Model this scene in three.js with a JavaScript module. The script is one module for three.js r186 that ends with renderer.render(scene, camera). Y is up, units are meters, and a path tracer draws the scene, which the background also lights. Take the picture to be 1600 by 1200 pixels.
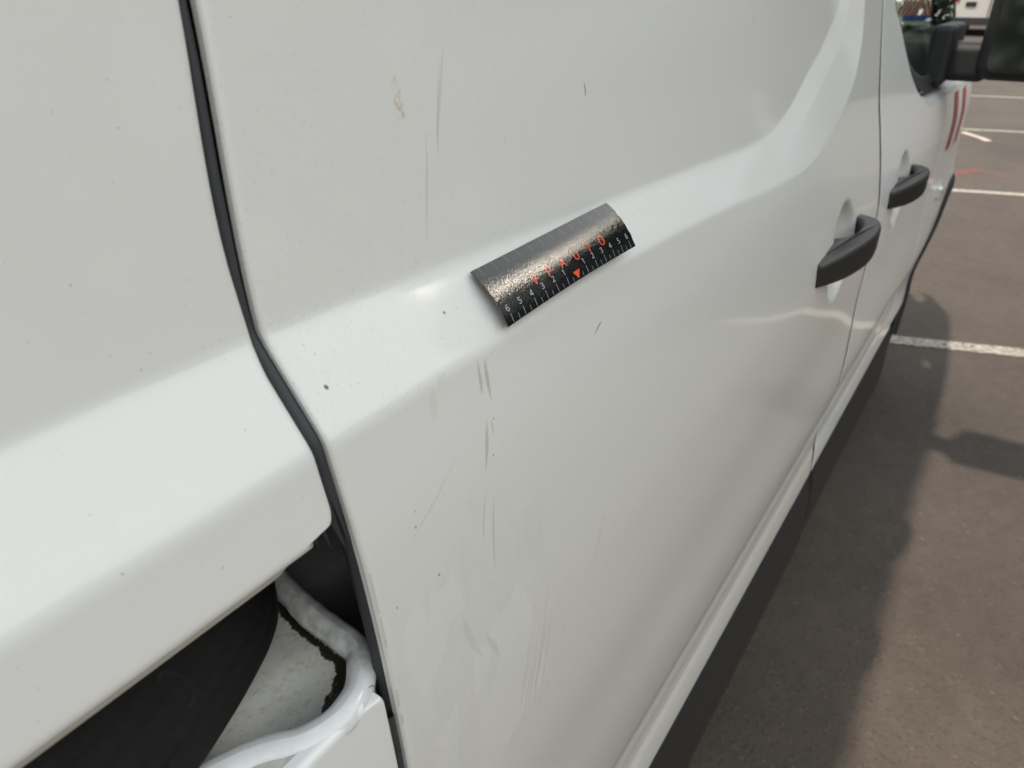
import * as THREE from 'three';
import { mergeGeometries } from 'three/addons/utils/BufferGeometryUtils.js';
import { RoundedBoxGeometry } from 'three/addons/geometries/RoundedBoxGeometry.js';
import { ImprovedNoise } from 'three/addons/math/ImprovedNoise.js';

// ---------------------------------------------------------------- camera, sky, sun, exposure
const W = 1024, H = 768;
const scene = new THREE.Scene();
const camera = new THREE.PerspectiveCamera(2 * Math.atan(600 / 1130) * 180 / Math.PI, W / H, 0.02, 400);
camera.position.set(0, 1.30, 0.16);
{
  const yaw = 34.3638 * Math.PI / 180, pitch = 28.83 * Math.PI / 180;
  camera.lookAt(Math.cos(yaw) * Math.cos(pitch), 1.30 - Math.sin(pitch), 0.16 - Math.sin(yaw) * Math.cos(pitch));
}
camera.focus = 0.36;
camera.userData.fStop = 15;
scene.add(camera);

const noise = new ImprovedNoise();
const nz = (x, y, z = 0) => noise.noise(x + 31.7, y + 17.3, z + 5.1);
function rng(seed) { let s = seed >>> 0; return () => { s = (s + 0x6D2B79F5) >>> 0; let t = Math.imul(s ^ (s >>> 15), 1 | s); t = (t + Math.imul(t ^ (t >>> 7), 61 | t)) ^ t; return ((t ^ (t >>> 14)) >>> 0) / 4294967296; }; }
const clamp = (x, a = 0, b = 1) => Math.min(b, Math.max(a, x));
const sstep = (a, b, x) => { const t = clamp((x - a) / (b - a)); return t * t * (3 - 2 * t); };
const mix = (a, b, t) => a + (b - a) * t;

const SUN = new THREE.Vector3(-0.40, 1, -0.155).normalize();
{ // hazy summer sky: warm milky haze low down, pale blue overhead
  const w = 1024, h = 512, d = new Float32Array(w * h * 4);
  for (let j = 0; j < h; j++) for (let i = 0; i < w; i++) {
    const el = (j + 0.5) / h * Math.PI - Math.PI / 2, az = (i + 0.5) / w * 2 * Math.PI;
    const y = Math.sin(el), up = Math.max(0, y);
    const f = 1 - sstep(0.55, 1.0, up), q = sstep(0.0, 0.30, up);
    let r = mix(0.97, 2.44, f), g = mix(1.20, 2.53, f), b = mix(1.46, 2.50, f);
    r *= mix(0.9, 1, q); g *= mix(0.86, 1, q); b *= mix(0.8, 1, q);
    const c = Math.cos(el), n = nz(c * Math.cos(az) * 2.2, y * 5, c * Math.sin(az) * 2.2) + 0.5 * nz(c * Math.cos(az) * 5, y * 11, c * Math.sin(az) * 5);
    const k = 1 + 0.14 * n;
    r *= k; g *= k; b *= k;
    if (y < 0) { r *= 0.35; g *= 0.33; b *= 0.3; }
    d.set([r, g, b, 1], (j * w + i) * 4);
  }
  const sky = new THREE.DataTexture(d, w, h, THREE.RGBAFormat, THREE.FloatType);
  sky.mapping = THREE.EquirectangularReflectionMapping; sky.magFilter = THREE.LinearFilter; sky.needsUpdate = true;
  scene.background = sky; scene.environment = sky;
}
const sun = new THREE.DirectionalLight(new THREE.Color(1, 0.91, 0.79), 4.9);
sun.position.copy(SUN).multiplyScalar(30); sun.target.position.set(0.8, 0, 0);
sun.castShadow = true; sun.shadow.radius = 3; sun.shadow.mapSize.set(2048, 2048);
Object.assign(sun.shadow.camera, { left: -12, right: 12, top: 12, bottom: -12, near: 1, far: 80 });
scene.add(sun, sun.target);
const renderer = new THREE.WebGLRenderer({ antialias: true });
renderer.setSize(W, H);
renderer.shadowMap.enabled = true;
renderer.toneMapping = THREE.LinearToneMapping;
renderer.toneMappingExposure = 0.82;

// ---------------------------------------------------------------- naming and grouping
const taken = {};
function numbered(n) { const k = taken[n] = (taken[n] ?? -1) + 1; return k ? n + '_' + String(k).padStart(3, '0') : n; }
function tag(o, label, category, group, kind) { if (label) o.userData.label = label; if (category) o.userData.category = category; if (group) o.userData.group = group; if (kind) o.userData.kind = kind; return o; }
function thing(name, label, category, [x, y, z], group) { const o = new THREE.Group(); o.name = numbered(name); o.position.set(x, y, z); scene.add(o); return tag(o, label, category, group); }
function mesh(name, geo, mat, parent, label) {
  const m = new THREE.Mesh(geo, mat); m.name = numbered(name); m.castShadow = m.receiveShadow = true; (parent || scene).add(m);
  if (label) m.userData.label = label; return m;
}
function structure(name, geo, mat, label) { const m = mesh(name, geo, mat); return tag(m, label, null, null, 'structure'); }

// ---------------------------------------------------------------- textures
function canvasTex(w, h, draw, srgb = true) {
  const c = document.createElement('canvas'); c.width = w; c.height = h; draw(c.getContext('2d'), w, h);
  const t = new THREE.CanvasTexture(c); if (srgb) t.colorSpace = THREE.SRGBColorSpace; t.magFilter = THREE.LinearFilter; t.needsUpdate = true; return t;
}
function dataTex(w, h, f, srgb = true) {
  const d = new Uint8Array(w * h * 4);
  for (let j = 0; j < h; j++) for (let i = 0; i < w; i++) { const c = f(i, j); const k = (j * w + i) * 4; d[k] = c[0]; d[k + 1] = c[1]; d[k + 2] = c[2]; d[k + 3] = c[3] ?? 255; }
  const t = new THREE.DataTexture(d, w, h); if (srgb) t.colorSpace = THREE.SRGBColorSpace; t.wrapS = t.wrapT = THREE.RepeatWrapping; t.magFilter = THREE.LinearFilter; t.minFilter = THREE.LinearFilter; t.needsUpdate = true; return t;
}
const toS = (l) => 255 * (l <= 0.0031308 ? 12.92 * l : 1.055 * Math.pow(l, 1 / 2.4) - 0.055);

// ---------------------------------------------------------------- the van's side as a surface z = side(x, y)
function mono(xs, ys) {
  const n = xs.length, d = [], m = new Array(n);
  for (let i = 0; i < n - 1; i++) d.push((ys[i + 1] - ys[i]) / (xs[i + 1] - xs[i]));
  m[0] = d[0]; m[n - 1] = d[n - 2];
  for (let i = 1; i < n - 1; i++) m[i] = d[i - 1] * d[i] <= 0 ? 0 : 2 / (1 / d[i - 1] + 1 / d[i]);
  return (x) => {
    x = clamp(x, xs[0], xs[n - 1]); let i = 0; while (i < n - 2 && x > xs[i + 1]) i++;
    const h = xs[i + 1] - xs[i], t = (x - xs[i]) / h, t2 = t * t, t3 = t2 * t;
    return ys[i] * (2 * t3 - 3 * t2 + 1) + m[i] * h * (t3 - 2 * t2 + t) + ys[i + 1] * (-2 * t3 + 3 * t2) + m[i + 1] * h * (t3 - t2);
  };
}
const B0 = mono([0.20, 0.515, 0.545, 0.585, 0.600, 0.617, 0.67, 0.72, 0.78, 0.85, 0.93, 1.0, 1.07, 1.12, 1.17, 1.30, 1.50, 1.70, 1.87],
  [0.006, 0.005, 0.0045, 0.002, -0.0003, -0.0005, 0.0075, 0.0145, 0.0185, 0.021, 0.024, 0.0225, 0.017, 0.0105, 0, -0.024, -0.052, -0.073, -0.085]);
const PX = [-1.5, 0.13, 0.6, 1.17, 1.7, 2.2, 2.5, 2.8, 3.1, 3.35];
const planUp = mono(PX, [0, 0, -0.009, -0.024, -0.030, -0.034, -0.040, -0.058, -0.095, -0.20]);
const planMid = mono(PX, [0, 0, -0.006, -0.012, -0.014, -0.015, -0.022, -0.045, -0.085, -0.19]);
const planLow = mono(PX, [0, 0, 0, 0, 0, 0.002, 0.004, -0.030, -0.070, -0.17]);
function bare(x, y) {
  const a = sstep(0.70, 0.92, y), b = sstep(1.0, 1.16, y);
  return B0(y) + planLow(x) * (1 - a) + (planMid(x) * (1 - b) + planUp(x) * b) * a;
}
// the pressed-in field of the sliding door: an outer and an inner rim line
const curve2 = (pts, n) => new THREE.CatmullRomCurve3(pts.map(([x, y]) => new THREE.Vector3(x, y, 0)), false, 'centripetal').getPoints(n);
const rimO = curve2([[-1.6, 1.1693], [-0.6, 1.1693], [0.13, 1.1693], [0.37, 1.1678], [0.52, 1.159], [0.62, 1.1512], [0.70, 1.1478], [0.77, 1.1478], [0.867, 1.1610], [0.95, 1.184], [1.005, 1.212], [1.035, 1.247], [1.040, 1.290], [1.030, 1.40], [1.00, 1.60], [0.97, 1.95]], 260);
const rimI = curve2([[-1.6, 1.2018], [-0.6, 1.2018], [0.13, 1.2016], [0.24, 1.1975], [0.46, 1.1890], [0.596, 1.1834], [0.66, 1.1826], [0.708, 1.1862], [0.765, 1.198], [0.83, 1.2200], [0.918, 1.2500], [0.985, 1.285], [1.005, 1.33], [1.005, 1.42], [0.98, 1.60], [0.95, 1.95]], 260);
function signed(path, x, y) { // positive on the upper left side
  let best = 1e9, sgn = 1;
  for (let i = 0; i < path.length - 1; i++) {
    const a = path[i], b = path[i + 1], dx = b.x - a.x, dy = b.y - a.y;
    if (x < Math.min(a.x, b.x) - 0.25 && i > 40 && y < 1.1) continue;
    const t = clamp(((x - a.x) * dx + (y - a.y) * dy) / (dx * dx + dy * dy)), ex = x - a.x - t * dx, ey = y - a.y - t * dy, q = ex * ex + ey * ey;
    if (q < best) { best = q; sgn = dx * ey - dy * ex >= 0 ? 1 : -1; }
  }
  return sgn * Math.sqrt(best);
}
const ramp = (t, w) => t < -w ? 0 : t > w ? t : (t + w) * (t + w) / (4 * w);
const soft = (t, w) => ramp(t, w) - ramp(t - 1, w);
const RD = 0.018; // depth of the pressing
function rim(x, y) {
  if (y < 1.10 || x > 1.12) return 0;
  let t;
  if (x < 0.12) t = (y - 1.1693) / 0.0325;
  else {
    const o = signed(rimO, x, y), i = signed(rimI, x, y);
    if (o < -0.04) return 0;
    if (i > 0.05) return RD;
    const wdt = Math.max(0.02, o - i);
    t = o < 0 ? o / wdt : i > 0 ? 1 + i / wdt : o / wdt;
  }
  const q = sstep(0.66, 0.80, x);
  const f1 = soft(t, 0.085), f2 = 0.60 * soft(t / 0.66, 0.03) + 0.40 * soft((t - 0.66) / 0.34, 0.06);
  return RD * mix(f1, f2, q);
}
function cup(x, y, cx, cy, rx, ry, d) { // finger bowl behind a handle
  const u = (x - cx) / rx, v = (y - cy) / ry, r = Math.sqrt(u * u + v * v);
  return r >= 1.06 ? 0 : d * Math.pow(clamp(1.03 - r * r * 0.97), 0.75) * sstep(1.06, 0.96, r);
}
const sideDoor = (x, y) => bare(x, y) - rim(x, y) - cup(x, y, 0.936, 1.013, 0.062, 0.059, 0.028);
const sideRear = (x, y) => bare(x, y) - rim(Math.min(x, 0.125), y);
const sideFront = (x, y) => bare(x, y) - cup(x, y, 1.385, 1.000, 0.062, 0.058, 0.028);

function steps(...segs) { // [from, to, step] runs joined into one ascending list
  const out = [segs[0][0]];
  for (const [a, b, s] of segs) { const n = Math.max(1, Math.round((b - a) / s)); for (let i = 1; i <= n; i++) out.push(a + (b - a) * i / n); }
  return out;
}
const HEM = (r, d) => [[0, d], [0, d * 0.5], [0, r], [r * 0.134, r * 0.5], [r * 0.5, r * 0.134], [r, 0]];   // [inward, back] of a hemmed edge
/** A pressed panel. us, vs run 0..1-like lists in metres; at(u, v) gives x, y of the sheet; hemmed edges roll back by r and stand d deep. */
function panel(us, vs, at, z, hems, uvOf) {
  const U = us.map(() => [0, 0]), V = vs.map(() => [0, 0]);
  const add = (list, vals, key, h) => {
    if (!h) return list;
    const hem = HEM(...h);
    return key === 'lo' ? [...hem.map(([o, d]) => ({ p: vals[0], o, d })), ...list.slice(1)] : [...list.slice(0, -1), ...hem.slice().reverse().map(([o, d]) => ({ p: vals[vals.length - 1], o: -o, d }))];
  };
  const um = us[us.length >> 1], vm = vs[vs.length >> 1], gx = (p) => at(p, vm)[0], gy = (p) => at(um, p)[1];
  const room = (list, g, lo, hi) => list.filter((p, k) => k === 0 || k === list.length - 1 || ((!lo || g(p) - g(list[0]) > lo[0] * 1.25) && (!hi || g(list[list.length - 1]) - g(p) > hi[0] * 1.25)));
  us = room(us, gx, hems.left, hems.right); vs = room(vs, gy, hems.bottom, hems.top);
  let UL = us.map((p) => ({ p, o: 0, d: 0 })), VL = vs.map((p) => ({ p, o: 0, d: 0 }));
  UL = add(UL, us, 'lo', hems.left); UL = add(UL, us, 'hi', hems.right);
  VL = add(VL, vs, 'lo', hems.bottom); VL = add(VL, vs, 'hi', hems.top);
  const pos = [], uv = [], idx = [], nu = UL.length, nv = VL.length;
  for (let j = 0; j < nv; j++) for (let i = 0; i < nu; i++) {
    const [x0, y0] = at(UL[i].p, VL[j].p), x = x0 + UL[i].o, y = y0 + VL[j].o;
    const rise = (VL[j].d > 0 && hems.topRise && j > nv / 2) ? hems.topRise * VL[j].d : 0;
    pos.push(x, y + rise, z(x, y) - Math.max(UL[i].d, VL[j].d) - 0.25 * Math.min(UL[i].d, VL[j].d));
    uv.push(...(uvOf ? uvOf(x, y) : [x, y]));
  }
  for (let j = 0; j < nv - 1; j++) for (let i = 0; i < nu - 1; i++) { const a = j * nu + i, b = a + 1, c = a + nu, e = c + 1; idx.push(a, b, e, a, e, c); }
  const g = new THREE.BufferGeometry();
  g.setAttribute('position', new THREE.Float32BufferAttribute(pos, 3)); g.setAttribute('uv', new THREE.Float32BufferAttribute(uv, 2)); g.setIndex(idx); g.computeVertexNormals();
  return g;
}

// ---------------------------------------------------------------- materials
const ORANGE = dataTex(512, 512, (i, j) => { // gentle waviness of sprayed paint
  const a = i / 512 * Math.PI * 2, b = j / 512 * Math.PI * 2;
  let v = 0; for (const [f, k] of [[3, 1], [9, 0.3], [30, 0.06]]) v += k * nz(f * Math.cos(a), f * Math.sin(a) + 3 * f * Math.cos(b), 2 * f * Math.sin(b));
  const c = clamp(128 + 80 * v, 0, 255); return [c, c, c];
}, false);
const paintBase = { color: new THREE.Color().setRGB(0.80, 0.79, 0.765), roughness: 0.5, clearcoat: 0.75, clearcoatRoughness: 0.09, ior: 1.5 };
// dirt, scratches and rub marks of the sliding door, drawn in metres
const MX0 = 0.10, MX1 = 0.76, MY0 = 0.74, MY1 = 1.32;
const doorMap = canvasTex(2048, 1800, (g, w, h) => {
  const X = (x) => (x - MX0) / (MX1 - MX0) * w, Y = (y) => (1 - (y - MY0) / (MY1 - MY0)) * h;
  g.fillStyle = 'rgb(246,245,242)'; g.fillRect(0, 0, w, h);
  const r = rng(11);
  const poly = (pts, style) => { g.fillStyle = style; g.beginPath(); pts.forEach(([x, y], k) => k ? g.lineTo(X(x), Y(y)) : g.moveTo(X(x), Y(y))); g.closePath(); g.fill(); };
  // where a wet cloth went over the dusty paint: dusty ground with clean swipes left in it
  const blotch = (cx, cy, rx, ry, n, style) => { for (let k = 0; k < n; k++) { const a = r() * 6.283, q = Math.sqrt(r()); g.fillStyle = style; g.beginPath(); g.ellipse(X(cx + rx * q * Math.cos(a)), Y(cy + ry * q * Math.sin(a)), 3 + r() * 14, 5 + r() * 40, (r() - 0.5) * 0.6, 0, 6.283); g.fill(); } };
  blotch(0.19, 1.02, 0.07, 0.09, 260, 'rgba(172,166,150,0.012)');
  const clean = 'rgba(254,255,255,0.45)', dusty = 'rgba(214,210,198,0.42)';
  poly([[0.2137, 1.0533], [0.2242, 1.0181], [0.2362, 0.9729], [0.2227, 0.9650], [0.1964, 0.9579], [0.1810, 0.943], [0.1725, 0.960], [0.1741, 0.9796], [0.1743, 1.0035], [0.1806, 1.0045], [0.1905, 1.0164], [0.1925, 1.0330], [0.1860, 1.041], [0.1990, 1.046]], clean);
  poly([[0.1485, 1.0929], [0.1391, 1.0849], [0.1357, 1.0726], [0.1409, 1.0472], [0.1442, 1.0461], [0.1560, 1.055], [0.1640, 1.068], [0.1734, 1.0692], [0.1691, 1.0914], [0.1600, 1.086], [0.1563, 1.0924], [0.152, 1.078]], clean);
  poly([[0.1743, 1.0394], [0.1774, 1.0456], [0.1882, 1.0314], [0.1823, 1.0203], [0.1726, 1.0128]], clean);
  poly([[0.1604, 1.0242], [0.1594, 1.0071], [0.1557, 0.9853], [0.143, 1.000], [0.1479, 1.0102], [0.1422, 1.0143]], clean);
  const stroke = (pts, wd, style) => { // tapered smear, drawn as short overlapping pieces
    const c = new THREE.CatmullRomCurve3(pts.map(([x, y]) => new THREE.Vector3(x, y, 0))), n = 60;
    g.strokeStyle = style; g.lineCap = 'butt';
    for (let k = 0; k < n; k++) { const a = c.getPoint(k / n), b = c.getPoint((k + 1) / n); g.lineWidth = wd * Math.sin(Math.PI * (k + 0.8) / (n + 0.6)) * (0.8 + 0.4 * r()) + 0.6; g.beginPath(); g.moveTo(X(a.x), Y(a.y)); g.lineTo(X(b.x), Y(b.y)); g.stroke(); }
  };
  stroke([[0.1713, 1.0647], [0.1741, 1.0506], [0.1809, 1.0322]], 12.0, 'rgba(206,203,193,0.26)');
  stroke([[0.1842, 1.0441], [0.1897, 1.0313], [0.193, 1.0211]], 8.0, 'rgba(206,203,193,0.24)');
  for (let k = 0; k < 9; k++) { const x = 0.205 + k * 0.0022 + 0.002 * r(), y = 1.02 - 0.03 * r(); stroke([[x + 0.016, y + 0.012], [x, y - 0.03 - 0.03 * r()]], 1.9, 'rgba(178,176,168,0.30)'); }
  const grey = 'rgba(200,200,196,0.34)';
  stroke([[0.2436, 1.2797], [0.2374, 1.264], [0.2312, 1.2494], [0.2285, 1.2380]], 5, grey);
  stroke([[0.2400, 1.2740], [0.2340, 1.2580], [0.2300, 1.2440]], 2.6, 'rgba(176,176,172,0.25)');
  stroke([[0.2228, 1.2430], [0.2181, 1.2286], [0.2125, 1.2111]], 4.6, grey);
  stroke([[0.2240, 1.2500], [0.2205, 1.2350]], 1.6, grey);
  stroke([[0.2085, 1.1668], [0.2080, 1.1571], [0.2070, 1.1520]], 5.6, 'rgba(176,174,164,0.48)');
  stroke([[0.2133, 1.1656], [0.2125, 1.1580], [0.2121, 1.1477]], 6.4, 'rgba(172,170,162,0.51)');
  stroke([[0.2065, 1.1410], [0.2035, 1.1310], [0.1997, 1.1206]], 5.6, 'rgba(178,176,168,0.51)');
  stroke([[0.2095, 1.1400], [0.2092, 1.1330]], 3.2, 'rgba(186,184,176,0.48)');
  stroke([[0.1975, 1.112], [0.1930, 1.099], [0.1918, 1.092]], 2.4, 'rgba(188,186,178,0.48)');
  stroke([[0.2020, 1.107], [0.1985, 1.090], [0.1962, 1.072]], 3.2, 'rgba(188,186,178,0.48)');
  stroke([[0.1800, 1.1680], [0.1785, 1.1610], [0.1768, 1.1540]], 13.6, 'rgba(190,186,168,0.13)');
  stroke([[0.1830, 1.1668], [0.1890, 1.1690]], 9.6, 'rgba(190,186,168,0.14)');
  stroke([[0.3123, 1.1468], [0.3083, 1.1453], [0.3035, 1.1428]], 3.2, 'rgba(96,92,84,0.54)');
  stroke([[0.3549, 1.2560], [0.3556, 1.2525], [0.3550, 1.2492]], 3.6, 'rgba(70,66,60,0.57)');
  stroke([[0.6518, 1.2805], [0.6510, 1.2740]], 2.8, 'rgba(110,106,98,0.54)');
  stroke([[0.300, 1.035], [0.285, 1.006]], 2.0, 'rgba(196,193,184,0.54)');
  stroke([[0.152, 1.118], [0.168, 1.126], [0.184, 1.136]], 1.6, 'rgba(212,209,200,0.48)');
  for (let k = 0; k < 34; k++) { const t = r(); g.fillStyle = `rgba(${150 + 50 * r() | 0},${120 + 40 * r() | 0},${80 + 30 * r() | 0},${0.04 + 0.16 * r()})`; g.fillRect(X(0.2095 + 0.004 * r() - 0.001 * t), Y(1.257 + 0.0145 * t), 1 + 4 * r(), 2 + 6 * r()); }
  for (let k = 0; k < 26000; k++) { g.fillStyle = `rgba(${150 + 40 * r() | 0},${142 + 40 * r() | 0},${126 + 36 * r() | 0},${0.05 + 0.12 * r()})`; g.fillRect(w * r(), h * r(), 1 + 1.4 * r(), 1 + 1.4 * r()); }
  // dust and fly specks, thick on the shelf of the crease
  for (let k = 0; k < 2200; k++) { const x = mix(MX0, MX1, r()), y = r() < 0.6 ? mix(1.165, 1.205, Math.pow(r(), 0.6)) : mix(MY0, MY1, r()); const s = 0.4 + 0.8 * r() * r(); g.fillStyle = `rgba(120,108,90,${0.10 + 0.35 * r() * r()})`; g.beginPath(); g.arc(X(x), Y(y), s, 0, 6.283); g.fill(); }
  for (let k = 0; k < 12; k++) { const x = mix(MX0, MX1, r() * r()), y = mix(0.95, 1.31, r()); const s = 0.7 + 0.8 * r(); g.fillStyle = `rgba(100,92,80,${0.4 + 0.4 * r()})`; g.beginPath(); g.ellipse(X(x), Y(y), s, s * (1 + r()), r() * 3, 0, 6.283); g.fill(); }
  for (const [x, y, s] of [[0.2053, 1.1855, 1.8], [0.139, 1.1828, 2.4]]) { g.fillStyle = 'rgba(62,52,44,0.92)'; g.beginPath(); g.ellipse(X(x), Y(y), s, s * 0.8, 0.6, 0, 6.283); g.fill(); }
  // chipped, scuffed rear edge
  g.strokeStyle = 'rgba(130,130,126,0.22)'; g.lineWidth = 1.6; for (const [a, b] of [[1.118, 1.100], [1.098, 1.084], [1.062, 1.053], [1.049, 1.043]]) { g.beginPath(); g.moveTo(X(0.1298), Y(a)); g.lineTo(X(0.1296), Y(b)); g.stroke(); }
});
const doorUV = (x, y) => [(x - MX0) / (MX1 - MX0), (y - MY0) / (MY1 - MY0)];
const rearMap = canvasTex(1024, 1024, (g, w, h) => {
  g.fillStyle = 'rgb(246,245,242)'; g.fillRect(0, 0, w, h); const r = rng(23);
  for (let k = 0; k < 260; k++) { const s = 0.5 + 1.3 * r() * r(); g.fillStyle = `rgba(105,90,72,${0.15 + 0.4 * r() * r()})`; g.beginPath(); g.arc(w * (0.25 + 0.75 * r()), h * r(), s, 0, 6.283); g.fill(); }
  for (const [x, y, s] of [[0.87, 0.35, 0.9], [0.72, 0.63, 1.0], [0.6, 0.27, 1.0]]) { g.fillStyle = 'rgba(86,74,60,0.85)'; g.beginPath(); g.ellipse(w * x, h * (1 - y), s, s * 1.3, 0.4, 0, 6.283); g.fill(); }
});
const rearUV = (x, y) => [(x + 0.05) / 0.18, (y - 1.12) / 0.18];
const peel = ORANGE.clone(); peel.repeat.set(4, 3.6); peel.needsUpdate = true;
const paint = new THREE.MeshPhysicalMaterial({ ...paintBase, name: 'white_paint', bumpMap: ORANGE, bumpScale: 0.00012 });
const paintDoor = new THREE.MeshPhysicalMaterial({ ...paintBase, name: 'white_paint_scratched', map: doorMap, bumpMap: peel, bumpScale: 0.00006 });
const paintRear = new THREE.MeshPhysicalMaterial({ ...paintBase, name: 'white_paint_specked', map: rearMap });
const plastic = new THREE.MeshPhysicalMaterial({ name: 'black_plastic', color: new THREE.Color().setRGB(0.0115, 0.0122, 0.0142), roughness: 0.58, bumpMap: dataTex(256, 256, () => { const v = 100 + 155 * Math.abs(Math.sin(plasticR() * 99)); return [v, v, v]; }, false), bumpScale: 0.0002 });
function plasticR() { plasticR.s = (plasticR.s ?? 1) * 16807 % 2147483647; return plasticR.s / 2147483647; }
const handlePlastic = new THREE.MeshStandardMaterial({ name: 'dark_grey_plastic', color: new THREE.Color().setRGB(0.015, 0.0138, 0.0125), roughness: 0.5 });
const rubber = new THREE.MeshStandardMaterial({ name: 'rubber', color: new THREE.Color().setRGB(0.035, 0.037, 0.040), roughness: 0.6 });
const darkInside = new THREE.MeshStandardMaterial({ name: 'dark_inside', color: new THREE.Color().setRGB(0.015, 0.015, 0.015), roughness: 0.9 });
const glass = new THREE.MeshPhysicalMaterial({ name: 'window_glass', color: new THREE.Color().setRGB(0.55, 0.62, 0.58), roughness: 0, transmission: 1, thickness: 0, ior: 1.5 });
const chrome = new THREE.MeshStandardMaterial({ name: 'silvered', color: new THREE.Color().setRGB(0.24, 0.26, 0.25), roughness: 0.06, metalness: 1 });
const redFilm = new THREE.MeshPhysicalMaterial({ name: 'red_film', color: new THREE.Color().setRGB(0.42, 0.05, 0.035), roughness: 0.45 });
const silverFilm = new THREE.MeshPhysicalMaterial({ name: 'silver_film', color: new THREE.Color().setRGB(0.62, 0.65, 0.68), roughness: 0.4 });

// ---------------------------------------------------------------- ground
function asphaltTex() {
  const N = 2048, r = rng(5), h = new Float32Array(N * N), tone = new Float32Array(N * N);
  const a2 = (i) => i / N * Math.PI * 2;
  const G = 256, coarse = new Float32Array(G * G);
  for (let j = 0; j < G; j++) for (let i = 0; i < G; i++) { const a = i / G * 6.28319, b = j / G * 6.28319; let v = 0; for (const [f, k] of [[1.2, 0.35], [3.5, 0.35], [9, 0.6], [22, 0.7]]) v += k * nz(f * Math.cos(a) + f * 1.3 * Math.cos(b), f * Math.sin(a) + f, f * 1.3 * Math.sin(b)); coarse[j * G + i] = v; }
  const bil = (x, y) => { const i = Math.floor(x), j = Math.floor(y), u = x - i, v = y - j, q = (a, b) => coarse[((b + G) % G) * G + (a + G) % G]; return mix(mix(q(i, j), q(i + 1, j), u), mix(q(i, j + 1), q(i + 1, j + 1), u), v); };
  for (let j = 0; j < N; j++) for (let i = 0; i < N; i++) tone[j * N + i] = 0.30 * bil(i / N * G, j / N * G) + 0.30 * (r() - 0.5);
  for (let k = 0; k < 130000; k++) { // chippings
    const cx = r() * N, cy = r() * N, R = 1 + 2.6 * r() * r(), br = r() < 0.09 ? 0.35 + 1.1 * r() * r() : (r() - 0.55) * 0.55, hh = 0.4 + 0.6 * r();
    for (let y = -Math.ceil(R); y <= R; y++) for (let x = -Math.ceil(R); x <= R; x++) { const q = x * x + y * y; if (q > R * R) continue; const id = ((Math.floor(cy) + y + N) % N) * N + (Math.floor(cx) + x + N) % N; const e = 1 - q / (R * R); h[id] = Math.max(h[id], hh * e); tone[id] = mix(tone[id], br, 0.7); }
  }
  const map = dataTex(N, N, (i, j) => { const t = tone[j * N + i], k = Math.max(0.25, 1 + 0.75 * t); return [toS(0.079 * k), toS(0.0615 * k), toS(0.0490 * k)]; });
  const bump = dataTex(N, N, (i, j) => { const v = 255 * clamp(h[j * N + i]); return [v, v, v]; }, false);
  return [map, bump];
}
{
  const [map, bump] = asphaltTex();
  const mat = new THREE.MeshStandardMaterial({ name: 'asphalt', map, bumpMap: bump, bumpScale: 0.0022, roughness: 0.93, vertexColors: true });
  const n = 160, pos = [], uv = [], col = [], idx = [], co = [];
  for (let i = 0; i <= n; i++) { const t = i / n * 2 - 1; co.push(Math.sign(t) * (10 * Math.abs(t) + 290 * Math.pow(Math.abs(t), 5))); }
  for (let j = 0; j <= n; j++) for (let i = 0; i <= n; i++) {
    const x = co[i] + 3, z = co[j] + 1; pos.push(x, 0, z); uv.push(x / 3.6, z / 3.6);
    const k = 1 + 0.22 * nz(x * 0.8, z * 0.8, 2) + 0.16 * nz(x * 2.3, z * 2.3, 7), w = 0.05 * nz(x * 0.5, z * 0.5, 11);
    col.push(k * (1 + w), k, k * (1 - w));
  }
  for (let j = 0; j < n; j++) for (let i = 0; i < n; i++) { const a = j * (n + 1) + i, b = a + 1, c = a + n + 1; idx.push(a, c, b, b, c, c + 1); }
  const g = new THREE.BufferGeometry(); g.setAttribute('position', new THREE.Float32BufferAttribute(pos, 3)); g.setAttribute('uv', new THREE.Float32BufferAttribute(uv, 2)); g.setAttribute('color', new THREE.Float32BufferAttribute(col, 3)); g.setIndex(idx); g.computeVertexNormals();
  structure('ground', g, mat, 'brownish grey worn asphalt of the car park');
}
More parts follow.
